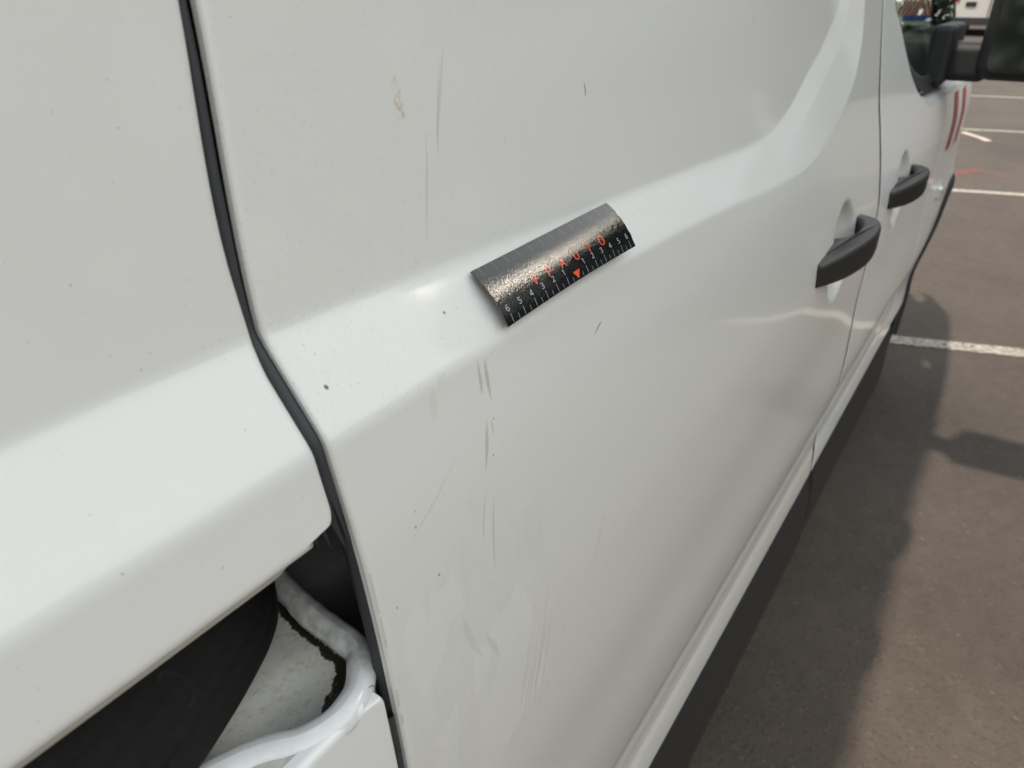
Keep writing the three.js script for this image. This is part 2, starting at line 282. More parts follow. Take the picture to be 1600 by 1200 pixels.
// worn parking lines and spray marks, thin sheets of paint over the asphalt
const wornAlpha = (seed, keep) => dataTex(1024, 64, (i, j) => { const r = nz(i * 0.11, j * 0.23, seed) + 0.6 * nz(i * 0.45, j * 0.6, seed + 4) + 0.45 * nz(i * 1.3, j * 1.5, seed + 9); const edge = Math.min(j, 63 - j) / 9; const v = clamp((r + keep) * 3.2 + 0.5) * clamp(edge + 0.5 * nz(i * 0.3, j * 0.1, seed + 2)); const c = 255 * clamp(v); return [c, c, c]; }, false);
function strip(name, label, pts, width, color, alpha, opacity = 1) {
  const pos = [], uv = [], idx = []; let L = 0;
  pts.forEach(([x, z], k) => {
    const a = pts[Math.max(0, k - 1)], b = pts[Math.min(pts.length - 1, k + 1)], dx = b[0] - a[0], dz = b[1] - a[1], l = Math.hypot(dx, dz), nx = -dz / l * width / 2, nzz = dx / l * width / 2;
    if (k) L += Math.hypot(x - pts[k - 1][0], z - pts[k - 1][1]);
    pos.push(x + nx, 0.004, z + nzz, x - nx, 0.004, z - nzz); uv.push(L / 3, 0, L / 3, 1);
    if (k) { const q = k * 2; idx.push(q - 2, q - 1, q, q, q - 1, q + 1); }
  });
  const g = new THREE.BufferGeometry(); g.setAttribute('position', new THREE.Float32BufferAttribute(pos, 3)); g.setAttribute('uv', new THREE.Float32BufferAttribute(uv, 2)); g.setIndex(idx); g.computeVertexNormals();
  const nm = g.attributes.normal; if (nm.getY(0) < 0) { g.setIndex(idx.map((_, k) => idx[k - k % 3 + [0, 2, 1][k % 3]])); g.computeVertexNormals(); }
  const m = new THREE.MeshStandardMaterial({ color, roughness: 0.85, alphaMap: alpha, transparent: true, opacity });
  return structure(name, g, m, label);
}
{
  const white = new THREE.Color().setRGB(0.42, 0.37, 0.31);
  const worn = [wornAlpha(1, 0.22), wornAlpha(3, 0.34)];
  const which = ['nearest the camera', 'second from the camera', 'third from the camera', 'fourth from the camera'];
  [3.19, 6.21, 9.20, 12.25, 15.3, 18.3, 21.3, 24.3].forEach((x, k) => {
    const p = []; for (let z = -3.2; z <= 4.2; z += 0.2) p.push([x + (0.345 - 0.035 * Math.min(k, 4)) * z, z]);
    strip('parking_line', 'worn white parking line' + (which[k] ? ' across the asphalt, ' + which[k] : ' far off across the asphalt'), p, 0.10, white, worn[k % 2]);
  });
  const red = new THREE.Color().setRGB(0.55, 0.07, 0.05), soft1 = wornAlpha(6, 0.05);
  strip('spray_mark', 'faded red sprayed arrow stroke on the asphalt', [[6.72, -0.25], [6.86, -0.17], [7.02, -0.08]], 0.12, red, soft1, 0.34);
  strip('spray_mark', 'faint red sprayed tail on the asphalt right of the arrow stroke', [[7.02, -0.08], [6.92, 0.03], [6.78, 0.16]], 0.06, red, soft1, 0.2);
  strip('chalk_mark', 'short pale pinkish paint dash on the asphalt', [[8.90, -0.40], [8.80, -0.33], [8.62, -0.20], [8.47, -0.13]], 0.09, new THREE.Color().setRGB(0.6, 0.45, 0.38), worn[1]);
}

// ---------------------------------------------------------------- the van
const VP = [0.8, 0, -0.95];
const van = thing('van', 'white panel van with dark door handles and a black ruler on its side crease', 'van', VP);
const shift = (g) => { g.translate(-VP[0], -VP[1], -VP[2]); return g; };
const part = (name, geo, mat, parent = van, label) => mesh(name, shift(geo), mat, parent, label);

// rear side panel, above the rail opening
const REAR_R = 0.1228;
{
  const R = 0.010, yB = 1.1395;
  const xr = (y) => REAR_R + (y < yB + R ? Math.sqrt(Math.max(0, R * R - (yB + R - y) ** 2)) - R : 0) + 0.002 * sstep(1.19, 1.205, y) + 0.012 * sstep(1.22, 1.32, y) * 0.9;
  const us = steps([0, 0.80, 0.2], [0.80, 0.905, 0.006], [0.905, 1, 0.0019]);
  const vs = steps([yB, yB + R, 0.0012], [yB + R, 1.225, 0.0022], [1.225, 1.33, 0.008], [1.33, 1.87, 0.03]);
  part('rear_side_panel', panel(us, vs, (u, y) => [mix(-1.5, xr(y), u), y], sideRear, { right: [0.0022, 0.008], bottom: [0.0036, 0.0062] }, rearUV), paintRear);
  // inner hem fold seen under the lip
  const hem = []; for (const [o, d] of [[0.0010, 0.0058], [-0.003, 0.0064], [-0.0074, 0.0072], [-0.0086, 0.0084], [-0.0088, 0.013], [0.004, 0.03]]) hem.push([o, d]);
  const pos = [], idx = []; const xs = steps([-1.5, -0.2, 0.3], [-0.2, 0.118, 0.004]);
  xs.forEach((x, i) => hem.forEach(([o, d], k) => { pos.push(x, yB + 0.0008 + o * (o < 0 ? sstep(0.119, 0.100, x) : 1) + 0.001 * sstep(0.10, 0.118, x), sideRear(x, yB) - d); if (i && k) { const a = i * hem.length + k; idx.push(a, a - 1, a - hem.length, a - 1, a - hem.length - 1, a - hem.length); } }));
  const g = new THREE.BufferGeometry(); g.setAttribute('position', new THREE.Float32BufferAttribute(pos, 3)); g.setIndex(idx); g.computeVertexNormals(); g.setAttribute('uv', new THREE.Float32BufferAttribute(new Float32Array(pos.length / 3 * 2), 2));
  part('hem_fold', g, new THREE.MeshStandardMaterial({ color: new THREE.Color().setRGB(0.55, 0.52, 0.46), roughness: 0.5 }));
}
// lower side panel under the rail opening
{
  const yT = 1.0695, R = 0.009;
  const xr = (y) => 0.1236 + (y > yT - R ? Math.sqrt(Math.max(0, R * R - (y - yT + R) ** 2)) - R : 0);
  const us = steps([0, 0.85, 0.2], [0.85, 1, 0.003]), vs = steps([0.36, 0.9, 0.06], [0.9, yT - R, 0.006], [yT - R, yT, 0.0012]);
  part('lower_side_panel', panel(us, vs, (u, y) => [mix(-1.5, xr(y), u), y], bare, { right: [0.0022, 0.008], top: [0.0024, 0.006] }), paint);
}
// sliding door
const doorMesh = (() => {
  const xl = (y) => 0.1288 + 0.012 * sstep(1.19, 1.32, y), xr = (y) => 1.1625 + 0.006 * sstep(1.15, 1.3, y);
  const us = steps([0, 0.35, 0.0034], [0.35, 0.62, 0.005], [0.62, 0.9, 0.0028], [0.9, 1, 0.005]);
  const vs = steps([0.540, 0.60, 0.005], [0.60, 0.63, 0.0025], [0.63, 0.94, 0.008], [0.94, 1.14, 0.004], [1.14, 1.215, 0.0018], [1.215, 1.33, 0.003], [1.33, 1.86, 0.02]);
  return part('sliding_door', panel(us, vs, (u, y) => [mix(xl(y), xr(y), u), y], sideDoor, { left: [0.0024, 0.0045], right: [0.002, 0.004], bottom: [0.002, 0.012] }, doorUV), paintDoor);
})();
// front door: its upper edge drops away along the window
const beltX = [1.1765, 1.20, 1.24, 1.2704, 1.3055, 1.3419, 1.3972, 1.4633, 1.5189, 1.56, 1.62, 1.70, 1.762, 1.92, 2.45];
const beltY = [1.62, 1.44, 1.325, 1.2824, 1.2654, 1.2474, 1.2136, 1.176, 1.150, 1.133, 1.117, 1.104, 1.1005, 1.098, 1.090];
const belt = mono(beltX, beltY);
const frontDoor = (() => {
  const us = steps([1.1765, 1.30, 0.004], [1.30, 1.50, 0.0035], [1.50, 1.80, 0.006], [1.80, 1.918, 0.006]);
  const vs = steps([0, 0.08, 0.01], [0.08, 0.14, 0.005], [0.14, 0.60, 0.02], [0.60, 0.97, 0.007], [0.97, 1, 0.004]);
  return part('front_door', panel(us, vs, (x, v) => [x, mix(0.540, belt(x), v)], sideFront, { left: [0.0012, 0.002], right: [0.002, 0.004], bottom: [0.002, 0.012], top: [0.010, 0.05], topRise: 0.40 }), paint);
})();
// front wing with the wheel opening
const AX = 2.5, AY = 0.33, AR = 0.43;
const fender = (() => {
  const us = steps([1.9235, 2.07, 0.01], [2.07, 2.93, 0.012], [2.93, 3.35, 0.02]), vs = steps([0, 0.2, 0.04], [0.2, 0.9, 0.025], [0.9, 1, 0.006]);
  const low = (x) => { const d = Math.abs(x - AX); return d < AR ? Math.max(0.55, AY + Math.sqrt(AR * AR - d * d)) : 0.55; };
  return part('front_wing', panel(us, vs, (x, v) => [x, mix(low(x), belt(Math.min(x, 2.45)) - 0.02 * sstep(2.4, 3.35, x), v)], bare, { left: [0.0012, 0.003], bottom: [0.003, 0.02], top: [0.008, 0.05], topRise: 0.5 }), paint);
})();
// reflective strips on the wing
function wingStrip(name, mat, x0, x1, lean, y0, y1, label) {
  const pos = [], uv = [], idx = []; const n = 24;
  for (let k = 0; k <= n; k++) for (const x of [x0, x1]) { const y = mix(y1, y0, k / n), xx = x - lean * k / n; pos.push(xx, y, bare(xx, y) + 0.0012); uv.push(xx, y); }
  for (let k = 0; k < n; k++) { const a = k * 2; idx.push(a, a + 2, a + 1, a + 1, a + 2, a + 3); }
  const g = new THREE.BufferGeometry(); g.setAttribute('position', new THREE.Float32BufferAttribute(pos, 3)); g.setAttribute('uv', new THREE.Float32BufferAttribute(uv, 2)); g.setIndex(idx); g.computeVertexNormals();
  part(name, g, mat, fender, label);
}
wingStrip('reflective_strip', redFilm, 2.09, 2.165, 0.05, 0.955, 1.080, 'red reflective strip, rear one on the wing');
wingStrip('reflective_strip', silverFilm, 2.166, 2.25, 0.05, 0.950, 1.078, 'silver reflective strip between the red ones');
wingStrip('reflective_strip', redFilm, 2.251, 2.36, 0.055, 0.945, 1.072, 'red reflective strip, front one on the wing');
{ // small clear side lamp low on the wing
  const g = new RoundedBoxGeometry(0.09, 0.035, 0.02, 3, 0.008); g.translate(2.14, 0.845, bare(2.14, 0.845) + 0.004);
  const l = part('side_marker', g, new THREE.MeshPhysicalMaterial({ name: 'clear_lens', color: new THREE.Color().setRGB(0.8, 0.8, 0.78), roughness: 0.08, metalness: 0.6 }), fender);
}
// wheel arch trim, wheel
{
  const pos = [], idx = [], uv = []; const prof = [[-0.002, -0.02], [0.0, 0.002], [0.006, 0.006], [0.03, 0.007], [0.045, 0.003], [0.047, -0.006]], n = 44;
  for (let k = 0; k <= n; k++) { const a = mix(0.27, Math.PI - 0.3, k / n); prof.forEach(([o, d], q) => { const r = AR - 0.012 + o, x = AX - r * Math.cos(a), y = AY + r * Math.sin(a) + 0.02; pos.push(x, y, bare(x, Math.max(0.52, y)) + d); uv.push(k / n * 1.3, o); if (k && q) { const i = k * prof.length + q, p = prof.length; idx.push(i - 1, i, i - p, i - 1, i - p, i - p - 1); } }); }
  const g = new THREE.BufferGeometry(); g.setAttribute('position', new THREE.Float32BufferAttribute(pos, 3)); g.setAttribute('uv', new THREE.Float32BufferAttribute(uv, 2)); g.setIndex(idx); g.computeVertexNormals();
  part('wheel_arch_trim', g, plastic);
  const tyre = []; for (const [r, z] of [[0.215, -0.10], [0.25, -0.105], [0.31, -0.105], [0.332, -0.09], [0.338, -0.06], [0.338, 0.06], [0.332, 0.09], [0.31, 0.105], [0.25, 0.105], [0.215, 0.10]]) tyre.push(new THREE.Vector2(r, z));
  const tg = new THREE.LatheGeometry(tyre, 64); tg.rotateX(Math.PI / 2); tg.translate(AX, 0.338, -0.170);
  const wheel = new THREE.Group(); wheel.name = 'wheel'; van.add(wheel);
  part('tyre', tg, rubber, wheel);
  const rimP = []; for (const [r, z] of [[0.0, 0.05], [0.06, 0.055], [0.09, 0.04], [0.16, 0.06], [0.2, 0.07], [0.216, 0.095], [0.222, 0.095], [0.222, -0.09]]) rimP.push(new THREE.Vector2(r, z));
  const rg = new THREE.LatheGeometry(rimP, 48); rg.rotateX(Math.PI / 2); rg.translate(AX, 0.338, -0.170);
  part('rim', rg, new THREE.MeshStandardMaterial({ name: 'steel_rim', color: new THREE.Color().setRGB(0.25, 0.25, 0.26), roughness: 0.4, metalness: 0.8 }), wheel);
  const lg = new THREE.CylinderGeometry(AR + 0.012, AR + 0.012, 0.5, 40, 1, true, -Math.PI / 2 + 0.3, Math.PI - 0.6); lg.rotateX(Math.PI / 2); lg.translate(AX, AY, -0.31);
  const wl = part('wheel_arch_liner', lg, new THREE.MeshStandardMaterial({ color: new THREE.Color().setRGB(0.012, 0.012, 0.012), roughness: 0.95, side: THREE.DoubleSide }));
}
// black sill trims, one on the sliding door and one on the front door
function sill(x0, x1, bulge, endR) {
  const prof = [[0.545, -0.014], [0.5435, -0.002], [0.540, 0.004], [0.532, 0.0075], [0.50, 0.0085 + bulge * 0.6], [0.44, 0.0095 + bulge], [0.39, 0.008 + bulge], [0.365, 0.002 + bulge], [0.352, -0.012], [0.348, -0.05], [0.36, -0.12]];
  const xs = steps([x0, x0 + 0.03, 0.005], [x0 + 0.03, x1 - endR, 0.05], [x1 - endR, x1, endR / 10]), pos = [], uv = [], idx = [], p = prof.length;
  xs.forEach((x, i) => {
    const e = clamp((x - (x1 - endR)) / endR), s = 1 - Math.sqrt(1 - e * e * 0.999), e0 = clamp((x0 + 0.012 - x) / 0.012);
    prof.forEach(([y, d], k) => { const yy = y + (k > 4 ? s * (0.44 - y) * -0.0 + s * (0.03 * (k > 5 ? (k - 5) / 4 : 0)) : 0); pos.push(x, Math.min(yy, 0.545), bare(Math.min(x, 2.2), 0.53) - 0.0045 + d - 0.016 * e0 * e0 - 0.03 * s * (k > 3 ? 1 : 0.3)); uv.push(x, y); if (i && k) { const a = i * p + k; idx.push(a, a - 1, a - p, a - 1, a - p - 1, a - p); } });
  });
  const g = new THREE.BufferGeometry(); g.setAttribute('position', new THREE.Float32BufferAttribute(pos, 3)); g.setAttribute('uv', new THREE.Float32BufferAttribute(uv, 2)); g.setIndex(idx); g.computeVertexNormals();
  return g;
}
part('sill_trim', sill(0.13, 1.166, 0.007, 0.012), plastic, doorMesh);
part('sill_trim', sill(1.173, 1.955, 0.004, 0.035), plastic, frontDoor);

// door handles: a bowed grip standing off the finger bowl
function handle(cx, cy, len) {
  const s = new THREE.Shape(); const L = len / 2;
  s.moveTo(-L, -0.006); s.lineTo(-L, 0.003); s.bezierCurveTo(-L + 0.03, 0.015, -0.03, 0.029, 0.02, 0.031); s.bezierCurveTo(L * 0.70, 0.031, L * 0.98, 0.022, L, -0.006); s.lineTo(L - 0.018, -0.006);
  s.bezierCurveTo(L - 0.020, 0.008, 0.064, 0.0180, 0.024, 0.0165); s.bezierCurveTo(-0.004, 0.0155, -0.022, 0.004, -0.028, -0.006); s.closePath();
  const g = new THREE.ExtrudeGeometry(s, { depth: 0.020, bevelEnabled: true, bevelThickness: 0.0065, bevelSize: 0.004, bevelSegments: 4, curveSegments: 24, steps: 1 });
  g.rotateX(-Math.PI / 2); g.scale(1, 1, -1); // shape's y becomes outward z, depth becomes height
  const ix = g.index; if (ix) throw new Error('indexed');
  const P = g.attributes.position, Nn = g.attributes.normal; // flip winding after the mirror
  for (let i = 0; i < P.count; i += 3) for (const A of [P, Nn, g.attributes.uv]) { const q = A.itemSize; for (let c = 0; c < q; c++) { const a = A.array[(i + 1) * q + c]; A.array[(i + 1) * q + c] = A.array[(i + 2) * q + c]; A.array[(i + 2) * q + c] = a; } }
  for (let i = 0; i < P.count; i++) { const t = clamp((P.getX(i) + L) / len); const k = 0.60 + 0.50 * Math.sin(Math.PI * Math.min(1, t * 0.72 + 0.14)); P.setY(i, (P.getY(i) - 0.010) * k + 0.003 * (t - 0.3)); }
  g.translate(cx, cy, bare(cx, cy) - 0.001); g.computeVertexNormals();
  return g;
}
part('door_handle', handle(0.918, 1.023, 0.224), handlePlastic, doorMesh);
part('door_handle', handle(1.372, 1.008, 0.224), handlePlastic, frontDoor);

// seal in the rear shut line and the dark body frame behind all shut lines
{
  const ys = steps([0.5, 1.15, 0.02], [1.15, 1.22, 0.003], [1.22, 1.86, 0.03]), prof = [[-0.009, -0.016], [-0.006, -0.009], [-0.0035, -0.006], [-0.0005, -0.0022], [0.0012, -0.0012], [0.0026, -0.0022], [0.0028, -0.016]], p = prof.length, pos = [], idx = [], uv = [];
  ys.forEach((y, i) => prof.forEach(([o, d], k) => { pos.push(0.1258 + o + 0.011 * sstep(1.20, 1.32, y), y, sideRear(0.12, y) + d - 0.0015); uv.push(o, y); if (i && k) { const a = i * p + k; idx.push(a - 1, a, a - p, a - 1, a - p, a - p - 1); } }));
  const g = new THREE.BufferGeometry(); g.setAttribute('position', new THREE.Float32BufferAttribute(pos, 3)); g.setAttribute('uv', new THREE.Float32BufferAttribute(uv, 2)); g.setIndex(idx.map((_, k) => idx[k - k % 3 + [0, 2, 1][k % 3]])); g.computeVertexNormals();
  const cut = g; // the seal stops above and below the rail opening
  const keep = []; const id = cut.index.array; for (let i = 0; i < id.length; i += 3) { const y = (pos[id[i] * 3 + 1] + pos[id[i + 1] * 3 + 1] + pos[id[i + 2] * 3 + 1]) / 3; if (y > 1.137 || y < 1.052) keep.push(id[i], id[i + 1], id[i + 2]); }
  cut.setIndex(keep);
  part('door_seal', cut, rubber);
  const lining = (x, side, y0, y1, prof) => { const q = prof.length, P = [], T = [], I = [], yy = steps([y0, y1, 0.012]); yy.forEach((y, i) => prof.forEach(([o, d], k) => { const xx = x(y); P.push(xx + o, y, side(xx + 0.003, y) + d); T.push(o, y); if (i && k) { const a = i * q + k; I.push(a, a - q, a - 1, a - 1, a - q, a - q - 1); } })); const n = new THREE.BufferGeometry(); n.setAttribute('position', new THREE.Float32BufferAttribute(P, 3)); n.setAttribute('uv', new THREE.Float32BufferAttribute(T, 2)); n.setIndex(I); n.computeVertexNormals(); return n; };
  const edgeProf = [[0.0012, -0.0036], [0.0002, -0.0052], [-0.0010, -0.0070], [-0.0008, -0.0095], [0.004, -0.013]];
  part('door_seal', lining((y) => 0.1288 + 0.012 * sstep(1.19, 1.32, y), bare, 0.52, 1.17, edgeProf), rubber);
  part('door_seal', lining((y) => 1.1695 + 0.005 * sstep(1.15, 1.3, y), bare, 0.56, 1.8, [[-0.010, -0.014], [-0.0060, -0.0020], [-0.003, -0.0009], [0.0072, -0.0007], [0.009, -0.012]]), darkInside);
  part('door_seal', lining(() => 1.9205, bare, 0.56, 1.08, [[-0.006, -0.014], [-0.0030, -0.0012], [0.0030, -0.0008], [0.006, -0.012]]), darkInside);
  const frame = []; const box = (x0, x1, y0, y1, z0, z1) => { const b = new THREE.BoxGeometry(x1 - x0, y1 - y0, z1 - z0); b.translate((x0 + x1) / 2, (y0 + y1) / 2, (z0 + z1) / 2); frame.push(b); };
  box(-1.49, 0.30, 1.20, 1.85, -0.18, -0.14); box(-1.49, 1.25, 0.36, 1.055, -0.10, -0.06); box(0.16, 1.25, 1.055, 1.85, -0.20, -0.16); box(-1.49, 0.30, 1.055, 1.20, -0.14, -0.10); box(1.10, 1.22, 0.38, 1.8, -0.155, -0.115);
  box(1.25, 1.95, 0.38, 1.06, -0.14, -0.10); box(1.9, 2.0, 0.5, 1.06, -0.09, -0.05);
  part('body_frame', mergeGeometries(frame), new THREE.MeshStandardMaterial({ name: 'grey_primer', color: new THREE.Color().setRGB(0.30, 0.30, 0.30), roughness: 0.7 }));
}
// rail opening: pressed floor with dirt, thick seam sealer, black rail cover
{
  const X0 = -0.12, X1 = 0.137, Z0 = -0.060, Z1 = 0.0125;
  const bead = [[0.1378, -0.0600], [0.1358, -0.0475], [0.1340, -0.0348], [0.1335, -0.0180], [0.1324, -0.0055], [0.1272, 0.0016], [0.1180, 0.0085], [0.1070, 0.0115], [0.0936, 0.0086], [0.0804, -0.0012], [0.0655, -0.0086], [0.045, -0.0175], [0.015, -0.025], [-0.03, -0.033]];
  const bc = new THREE.CatmullRomCurve3(bead.map(([x, z], i) => new THREE.Vector3(x, 1.0655 + (i < 5 ? 0.0012 * (4 - i) : 0), z)), false, 'centripetal');
  const bp = bc.getPoints(200);
  const floorMap = canvasTex(1024, 512, (g, w, h) => {
    const X = (x) => (x - X0) / (X1 - X0) * w, Z = (z) => (z - Z0) / (Z1 - Z0) * h, r = rng(77);
    g.fillStyle = 'rgb(226,224,218)'; g.fillRect(0, 0, w, h);
    for (let k = 0; k < 2500; k++) { g.fillStyle = `rgba(${120 + 60 * r() | 0},${115 + 50 * r() | 0},${100 + 40 * r() | 0},${0.03 + 0.09 * r()})`; g.beginPath(); g.ellipse(w * r(), h * r(), 2 + 18 * r() * r(), 2 + 10 * r() * r(), r() * 3, 0, 6.283); g.fill(); }
    const nrm = (k) => { const a = bp[Math.max(0, k - 1)], b = bp[Math.min(200, k + 1)], l = Math.hypot(b.x - a.x, b.z - a.z); return [(b.z - a.z) / l, -(b.x - a.x) / l]; };
    for (let k = 0; k < 700; k++) { g.fillStyle = `rgba(${96 + 40 * r() | 0},${80 + 34 * r() | 0},${58 + 26 * r() | 0},${0.05 + 0.16 * r() * r()})`; g.beginPath(); g.ellipse(w * (0.55 + 0.45 * r()), h * (0.2 + 0.8 * r()), 1 + 7 * r() * r(), 1 + 4 * r() * r(), r() * 3, 0, 6.283); g.fill(); }
    for (let k = 0; k < 200; k++) { // black mould packed against the sealer, on its inner side
      const [nx, nzz] = nrm(k), thick = 0.0014 + 0.0036 * Math.exp(-(((k - 88) / 26) ** 2)) + 0.001 * nz(k * 0.2, 3);
      for (let q = 0; q < 46; q++) { const d = 0.0044 + 0.0018 * Math.exp(-(((k - 100) / 40) ** 2)) + thick * Math.pow(r(), 1.5) * 1.6, sx = X(bp[k].x - nx * d + 0.0008 * (r() - 0.5)), sz = Z(bp[k].z - nzz * d + 0.0008 * (r() - 0.5)); g.fillStyle = `rgba(${20 + 30 * r() | 0},${20 + 28 * r() | 0},${12 + 18 * r() | 0},${0.25 + 0.5 * r()})`; g.beginPath(); g.arc(sx, sz, 0.8 + 2.6 * r(), 0, 6.283); g.fill(); }
      for (let q = 0; q < 3; q++) { const d = 0.005 + 0.012 * r() * r(); g.fillStyle = `rgba(60,56,44,${0.1 + 0.4 * r()})`; g.beginPath(); g.arc(X(bp[k].x - nx * d), Z(bp[k].z - nzz * d), 0.5 + 1.2 * r(), 0, 6.283); g.fill(); }
      g.fillStyle = 'rgba(120,92,76,0.35)'; g.beginPath(); g.arc(X(bp[k].x + nx * 0.0052), Z(bp[k].z + nzz * 0.0052), 1.6 + r(), 0, 6.283); g.fill();
    }
  });
  floorMap.flipY = false;
  const us = steps([X0, 0.02, 0.01], [0.02, X1, 0.002]), vs = steps([Z0, -0.03, 0.005], [-0.03, Z1, 0.0018]), pos = [], uv = [], idx = [], nu = us.length;
  const outside = (x, z) => { let q = 1e9, sg = 1; for (let k = 0; k < 200; k++) { const a = bp[k], b = bp[k + 1], dx = b.x - a.x, dz = b.z - a.z, t = clamp(((x - a.x) * dx + (z - a.z) * dz) / (dx * dx + dz * dz)), ex = x - a.x - t * dx, ez = z - a.z - t * dz, l = ex * ex + ez * ez; if (l < q) { q = l; sg = dx * ez - dz * ex < 0 ? 1 : -1; } } return sg * Math.sqrt(q); };
  const fh = (x, z) => 1.0620 - 0.007 * sstep(0.02, 0.0, Math.hypot((x - 0.103) / 1.4, z + 0.012) - 0.004) + 0.012 * sstep(-0.03, -0.075, z) + 0.0070 * sstep(-0.003, 0.003, outside(x, z)) * sstep(-0.045, -0.02, z) - 0.03 * sstep(0.1228, 0.1255, x) * sstep(-0.006, 0, z);
  vs.forEach((z, j) => us.forEach((x, i) => { pos.push(x, fh(x, z), z); uv.push((x - X0) / (X1 - X0), (z - Z0) / (Z1 - Z0)); if (i && j) { const a = j * nu + i; idx.push(a, a - nu, a - 1, a - 1, a - nu, a - nu - 1); } }));
  const g = new THREE.BufferGeometry(); g.setAttribute('position', new THREE.Float32BufferAttribute(pos, 3)); g.setAttribute('uv', new THREE.Float32BufferAttribute(uv, 2)); g.setIndex(idx); g.computeVertexNormals();
  const floor = part('rail_recess', g, new THREE.MeshPhysicalMaterial({ name: 'dirty_white_metal', color: new THREE.Color().setRGB(0.72, 0.71, 0.68), map: floorMap, roughness: 0.45, side: THREE.DoubleSide }));
  const tube = new THREE.TubeGeometry(bc, 220, 0.0058, 18, false), P = tube.attributes.position;
  for (let i = 0; i <= 220; i++) for (let q = 0; q <= 18; q++) { const k = i * 19 + q, c = bc.getPointAt(i / 220), s = 1 + 0.07 * nz(i * 0.09, 4) + 0.02 * nz(i * 0.35, 9) + 0.10 * Math.exp(-(((i - 110) / 34) ** 2)) - 0.10 * sstep(30, 0, i) + 0.025 * nz(i * 0.15, q * 0.35, 3) + (i < 40 ? 0.022 * Math.sin(i * 0.8) : 0); P.setXYZ(k, c.x + (P.getX(k) - c.x) * s, c.y + (P.getY(k) - c.y) * s, c.z + (P.getZ(k) - c.z) * s); }
  tube.computeVertexNormals();
  const tc = []; for (let i = 0; i <= 220; i++) for (let q = 0; q <= 18; q++) { const dirt = clamp(0.5 + 1.6 * nz(i * 0.17, q * 0.6, 12) + 0.8 * nz(i * 0.6, q * 1.7, 3)) * (i < 66 ? 0.42 : 0.10); tc.push(1 - 0.72 * dirt, 1 - 0.74 * dirt, 1 - 0.80 * dirt); }
  tube.setAttribute('color', new THREE.Float32BufferAttribute(tc, 3));
  part('seam_sealer', tube, new THREE.MeshPhysicalMaterial({ name: 'painted_sealer', vertexColors: true, color: new THREE.Color().setRGB(0.74, 0.73, 0.71), roughness: 0.35, clearcoat: 0.7, clearcoatRoughness: 0.15 }), floor);
  // black rail cover standing on the recess floor
  const edge = [[0.1340, -0.0555], [0.1210, -0.0375], [0.1105, -0.0290], [0.0975, -0.0217], [0.0825, -0.0147], [0.0620, -0.0068], [0.0420, -0.0015], [0.0150, 0.0030], [-0.03, 0.0050], [-0.10, 0.0050]];
  const ec = new THREE.CatmullRomCurve3(edge.map(([x, z]) => new THREE.Vector3(x, 1.076, z)), false, 'centripetal');
  const coverMap = canvasTex(1024, 256, (c, w, h) => { const r = rng(9); c.fillStyle = 'rgb(22,22,21)'; c.fillRect(0, 0, w, h); for (let k = 0; k < 360; k++) { const mossy = r() < 0.4; c.fillStyle = mossy ? `rgba(38,40,18,${0.05 + 0.25 * r()})` : `rgba(54,52,46,${0.03 + 0.1 * r()})`; c.beginPath(); c.ellipse(w * (0.25 + 0.6 * r()), h * r(), 3 + 16 * r() * r(), 2 + 7 * r() * r(), r() * 3, 0, 6.283); c.fill(); } c.strokeStyle = 'rgba(70,68,58,0.35)'; c.lineWidth = 2; c.beginPath(); c.ellipse(w * 0.46, h * 0.72, 26, 18, 0.4, 0.3, 4.6); c.stroke(); });
  const cp = [], cu = [], ci = [], rows = [[0, -0.003, -0.004], [0, 0, 0], [0.0, 0.003, 0.0008]]; for (let k = 1; k <= 44; k++) { const q = 0.003 + k * 0.002; rows.push([0, q, -0.012 * sstep(0.012, 0.05, q) - 0.006 * sstep(0.05, 0.09, q)]); } const n = 90;
  for (let i = 0; i <= n; i++) { const e = ec.getPoint(i / n); rows.forEach(([o, dy, dz], k) => { cp.push(e.x - dy * 0.45, e.y + dy, e.z + dz + 0.0008 * nz(i * 0.3, k * 0.5) * sstep(0.003, 0.012, dy) + 0.0011 * Math.sin(dy * 900) * sstep(0.002, 0.01, dy)); cu.push(i / n, dy / 0.09); if (i && k) { const p = rows.length, a = i * p + k; ci.push(a, a - 1, a - p, a - 1, a - p - 1, a - p); } }); }
  const cg = new THREE.BufferGeometry(); cg.setAttribute('position', new THREE.Float32BufferAttribute(cp, 3)); cg.setAttribute('uv', new THREE.Float32BufferAttribute(cu, 2)); cg.setIndex(ci); cg.computeVertexNormals();
  part('rail_cover', cg, new THREE.MeshPhysicalMaterial({ name: 'mouldy_black_plastic', map: coverMap, roughness: 0.85, specularIntensity: 0.7, side: THREE.DoubleSide }), floor);
}
